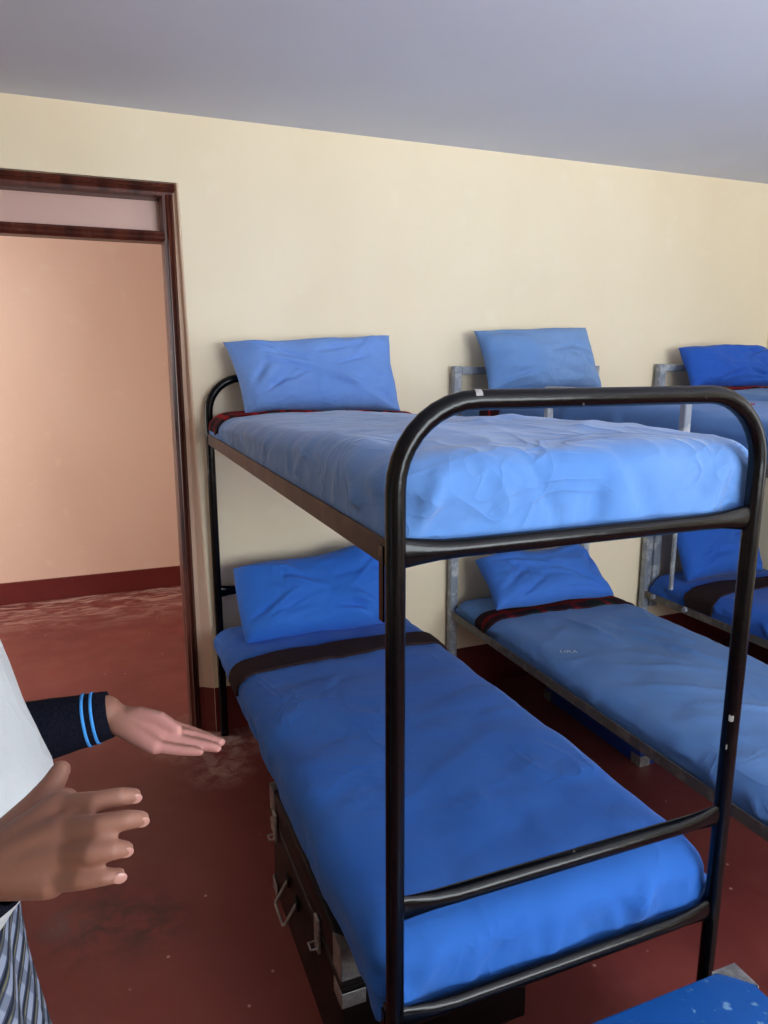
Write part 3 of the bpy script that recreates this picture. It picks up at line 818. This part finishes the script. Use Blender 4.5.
# right hand: back of the hand to the camera, thumb up, fingers loosely curled
P = lambda l: [dep(*q) for q in l]
rh = {'index': [(60, 806, .590), (97, 802, .578), (119, 797, .583), (134, 796, .592)],
      'middle': [(64, 830, .570), (101, 825, .555), (125, 820, .560), (141, 819, .570)],
      'ring': [(60, 856, .560), (92, 853, .545), (111, 850, .548), (125, 849, .556)],
      'little': [(50, 882, .556), (82, 880, .545), (104, 877, .546), (119, 875, .552)]}
for nm, pts in rh.items():
    q = P(pts); k = .86 if nm == 'little' else 1
    chain(bm, q, [.0100 * k, .0088 * k, .0080 * k, .0068 * k])
    capsule(bm, WR + (q[0] - WR) * .12, q[0], .0195, .0128)
    capsule(bm, WR + (q[0] - WR) * .5 + F * .012, q[0] + F * .010, .015, .011)
th = P([(8, 838, .592), (36, 806, .612), (52, 786, .622), (61, 770, .628)])
chain(bm, th, [.017, .0125, .0105, .0085])
# left hand: palm turned to the camera, fingers together, thumb on top
lh = {'index': [(158, 722, 1.018), (188, 731, 1.022), (203, 736, 1.024), (213, 739, 1.026)],
      'middle': [(161, 730, 1.003), (194, 736, 1.006), (210, 740, 1.006), (221, 742, 1.006)],
      'ring': [(161, 738, .988), (191, 743, .990), (207, 746, .990), (217, 748, .990)],
      'little': [(155, 746, .973), (179, 750, .973), (191, 751, .973), (200, 752, .973)]}
for nm, pts in lh.items():
    q = P(pts); k = .86 if nm == 'little' else 1
    chain(bm, q, [.0098 * k, .0088 * k, .0078 * k, .0066 * k])
    capsule(bm, WL + (q[0] - WL) * .12, q[0], .0175, .0115)
tl = P([(118, 722, 1.0), (140, 716, 1.0), (160, 719, .996), (176, 729, .992)])
chain(bm, tl, [.018, .0135, .0108, .0090])
me = bpy.data.meshes.new('person'); bm.to_mesh(me); bm.free()
person = bpy.data.objects.new('person', me); COL.objects.link(person)
rm = person.modifiers.new('r', 'REMESH'); rm.mode = 'VOXEL'; rm.voxel_size = .0027; rm.use_smooth_shade = True
sm = person.modifiers.new('s', 'SMOOTH'); sm.factor = .5; sm.iterations = 6
bpy.context.view_layer.update()
ev = bpy.data.meshes.new_from_object(person.evaluated_get(bpy.context.evaluated_depsgraph_get()))
person.modifiers.clear(); person.data = ev; ev.name = 'person'
ev.materials.clear(); ev.materials.append(M['skin'])
for p in ev.polygons: p.use_smooth = True
# paler palms: a per-vertex weight on the inner side of both hands
palm_r = F; palm_l = (-F * .85 - UP * .45).normalized()
at = ev.attributes.new('palm', 'FLOAT', 'POINT')
st_ = lambda x, a, b: (lambda t: t * t * (3 - 2 * t))(max(0, min(1, (x - a) / (b - a))))
for i, v in enumerate(ev.vertices):
    c = v.co; w_ = 0
    if c.z < 1.2 and c.y > -2.12 and (c - WL).dot(RT) > 0 and c.x > PX + .16: w_ = st_((c - WL).dot(RT), .01, .09) * st_(v.normal.dot(palm_l), -.55, .35)
    elif c.y < -2.28 and 1.0 < c.z < 1.32 and (c - WR).dot(RT) > 0: w_ = st_((c - WR).dot(RT), .0, .03) * st_(v.normal.dot(palm_r), .0, .6)
    at.data[i].value = w_
tag(person, 'person in white shirt and plaid skirt gesturing with both hands towards the beds', 'person')

def loft(rings, closed_u=True, caps=False):
    bm = bmesh.new(); V = [[bm.verts.new(p) for p in r] for r in rings]; n = len(V[0])
    for i in range(len(V) - 1):
        for j in range(n if closed_u else n - 1):
            bm.faces.new((V[i][j], V[i][(j + 1) % n], V[i + 1][(j + 1) % n], V[i + 1][j]))
    if caps: bm.faces.new(V[0]); bm.faces.new(V[-1])
    return bm
def solid(o, t):
    md = o.modifiers.new('thickness', 'SOLIDIFY'); md.thickness = t; md.offset = 1
    return o
# shirt: bloused over the waist
def torso_ring(z, rx, ry, cx, amp, n=72, seed=0):
    out = []
    for j in range(n):
        a = 2 * math.pi * j / n
        k = 1 + amp * 1.2 * math.sin(a * 11 + 2.2 * math.sin(z * 11)) + amp * 1.6 * nz((math.cos(a), math.sin(a), z * 2.2), 2.0, seed)
        out.append(Vector((cx + rx * k * math.cos(a), PY + ry * k * math.sin(a), z)))
    return out
prof = [(1.020, .098, .142, PX + .004), (1.003, .104, .148, PX + .004), (1.010, .112, .154, PX + .005), (1.035, .124, .164, PX + .008), (1.07, .134, .174, PX + .009), (1.11, .135, .178, PX + .006),
        (1.16, .130, .178, PX - .002), (1.22, .122, .180, PX - .010), (1.27, .114, .184, PX - .016), (1.31, .102, .186, PX - .02), (1.345, .082, .165, PX - .022), (1.372, .066, .100, PX - .022), (1.392, .058, .066, PX - .020), (1.41, .056, .060, PX - .018)]
sh = obj('shirt', loft([torso_ring(z, rx, ry, cx, .018, 72, 4) for z, rx, ry, cx in prof]), M['shirt'], person)
solid(sh, .003)
# collar and button placket
col = obj('collar', loft([[Vector((PX - .018 + r * math.cos(a) * 1.0, PY + r * math.sin(a) * 1.05, z + dz * (1 if math.cos(a) < .6 else .7))) for a in [R(18 + 324 * j / 30) for j in range(31)]] for r, z, dz in ((.060, 1.395, .0), (.062, 1.415, .015), (.072, 1.405, .0), (.084, 1.380, -.01))], False), M['shirt'], sh)
solid(col, .002)
# navy cardigan: open at the front, sleeves with two pale blue rings at the cuff
card = [torso_ring(z, rx + .010, ry + .010, cx - .004, .012, 72, 6) for z, rx, ry, cx in prof[2:12]]
card = [[r[j] for j in range(13, 60)] for r in card]
solid(obj('cardigan', loft(card, False), M['navy'], person), .005)
def sleeve(pts, rs, name, seed, sa, sb):
    N = 26; rings = []; pts = [Vector(p) for p in pts]
    # resample with smooth radius
    cum = [0]
    for a, b in zip(pts, pts[1:]): cum.append(cum[-1] + (b - a).length)
    def at(s):
        for i in range(len(pts) - 1):
            if s <= cum[i + 1] or i == len(pts) - 2:
                t = (s - cum[i]) / (cum[i + 1] - cum[i]); return pts[i].lerp(pts[i + 1], t), rs[i] + (rs[i + 1] - rs[i]) * t
    K = 44; cen = []; rad = []
    for i in range(K + 1):
        p, r = at(cum[-1] * i / K); cen.append(p); rad.append(r)
    for _ in range(4): cen = [cen[0]] + [(cen[i - 1] + cen[i] * 2 + cen[i + 1]) / 4 for i in range(1, K)] + [cen[-1]]
    prev = None; frames = []
    for i in range(K + 1):
        t = (cen[min(i + 1, K)] - cen[max(i - 1, 0)]).normalized()
        s = t.orthogonal().normalized() if prev is None else (prev - t * prev.dot(t)).normalized(); prev = s; w = s.cross(t)
        frames.append((s, w))
        rings.append([cen[i] + (s * math.cos(2 * math.pi * j / N) + w * math.sin(2 * math.pi * j / N)) * rad[i] * (1 + .05 * nz((i * .35, math.cos(j * .24), math.sin(j * .24)), 1.4, seed)) for j in range(N)])
    o = obj(name, loft(rings), M['navy'], person); solid(o, .003)
    Lr = cum[-1]
    for f0 in (sa, sb):
        i = int(round(K * (1 - f0 / Lr))); i = max(2, min(K - 2, i))
        fr_ = 1 - f0 / Lr; x = fr_ * K; i0 = int(x); tt = x - i0
        def ring_at(x):
            i0 = max(0, min(K - 1, int(x))); tt = x - i0
            return [rings[i0][j].lerp(rings[i0 + 1][j], tt) for j in range(N)], cen[i0].lerp(cen[i0 + 1], tt)
        rr = []
        for dx in (-.0020, .0020):
            r_, c_ = ring_at(x + dx / Lr * K); rr.append([c_ + (p - c_) * (1 + .0034 / (p - c_).length) for p in r_])
        solid(obj('cuff_stripe', loft(rr), M['stripe'], o), .0008)
    return o
wl_end = dep(110, 714.5, 1.0)
sleeve([SHL + Vector((0, -.095, .022)), SHL + Vector((0, -.045, .014)), SHL, EL_L, wl_end], [.050, .060, .064, .049, .0292], 'sleeve', 3, .019, .030)
wr_end = WR - (EL_R - WR).normalized() * .010
sleeve([SHR + Vector((0, .095, .022)), SHR + Vector((0, .045, .014)), SHR, EL_R, wr_end], [.050, .060, .064, .050, .034], 'sleeve', 5, .03, .04)
# pleated plaid skirt
def skirt_ring(z, rx, ry, cx, pl, n=160):
    out = []
    for j in range(n):
        a = 2 * math.pi * j / n; k = 1 + pl * (abs(((a * 14 / math.pi) % 2) - 1) - .5) * 2
        out.append(Vector((cx + rx * k * math.cos(a), PY + ry * k * math.sin(a), z)))
    return out
zs = [(1.025, .092, .132, .0), (.98, .096, .138, .014), (.92, .097, .142, .034), (.84, .100, .150, .042), (.72, .114, .172, .046), (.62, .128, .19, .05), (.52, .140, .204, .052), (.47, .144, .208, .052)]
bm = loft([skirt_ring(z, rx, ry, PX - .006, pl) for z, rx, ry, pl in zs])
uv = bm.loops.layers.uv.new('uv')
for f in bm.faces:
    a0 = math.atan2(f.calc_center_median().y - PY, f.calc_center_median().x - PX)
    for l in f.loops:
        a = math.atan2(l.vert.co.y - PY, l.vert.co.x - PX)
        while a - a0 > math.pi: a -= 2 * math.pi
        while a - a0 < -math.pi: a += 2 * math.pi
        # cut on the bias: the stripes run diagonally
        l[uv].uv = (l.vert.co.z - a * .11, l.vert.co.z * .7 + a * .13)
solid(obj('skirt', bm, M['skirt'], person), .002)
# hair, eyes, mouth, socks and shoes
bm = bmesh.new(); ellipsoid(bm, (HX - .012, PY, HZ + .032), (.096, .083, .094))
for v in list(bm.verts):
    v.co += (v.co - Vector((HX, PY, HZ))).normalized() * .004 * nz(v.co, 60)
g = [v for v in bm.verts if (v.co.x > HX + .045 and v.co.z < HZ + .075) or v.co.z < HZ - .045 or (v.co.x > HX + .01 and v.co.z < HZ + .02)]
bmesh.ops.delete(bm, geom=g, context='VERTS'); solid(obj('hair', bm, M['hair'], person), .004)
for s_ in (-1, 1):
    bm = bmesh.new(); ellipsoid(bm, (HX + .0755, PY + s_ * .032, HZ + .010), (.010, .012, .0065)); ey = obj('eye', bm, M['eye'], person)
    bm = bmesh.new(); ellipsoid(bm, (HX + .0835, PY + s_ * .031, HZ + .010), (.0038, .0068, .0066)); obj('iris', bm, M['iris'], ey)
    y = PY + s_ * .072
    obj('sock', tb([(PX - .014, y, .06), (PX - .012, y, .10), (PX - .010, y, .17)], [.047, .044, .048], n=20), M['sock'], person)
    bm = bmesh.new(); ellipsoid(bm, (PX + .025, y + s_ * .006, .045), (.135, .047, .046), Matrix.Rotation(s_ * .1, 3, 'Z'))
    capsule(bm, (PX - .045, y, .05), (PX - .02, y, .065), .045, .048)
    for v in bm.verts: v.co.z = max(v.co.z, .002)
    mb = bpy.data.meshes.new('shoe'); bm.to_mesh(mb); bm.free()
    so = bpy.data.objects.new('shoe', mb); COL.objects.link(so); so.parent = person; mb.materials.append(M['shoe'])
    q = so.modifiers.new('r', 'REMESH'); q.mode = 'VOXEL'; q.voxel_size = .006; q.use_smooth_shade = True
bm = bmesh.new(); ellipsoid(bm, (HX + .083, PY, HZ - .052), (.006, .022, .007)); obj('mouth', bm, M['lip'], person)
# finger nails of the near hand
for nm, pts in rh.items():
    q = P(pts); d = (q[3] - q[2]).normalized(); out = (-F + d * F.dot(d)).normalized()
    c = q[3] + out * .0048 - d * .0005; w = d.cross(out)
    bm = bmesh.new(); ellipsoid(bm, (0, 0, 0), (.0056, .0044, .0012)); 
    rot = Matrix((d, w, out)).transposed()
    for v in bm.verts: v.co = rot @ v.co + c
    obj('finger_nail', bm, M['nail'], person)
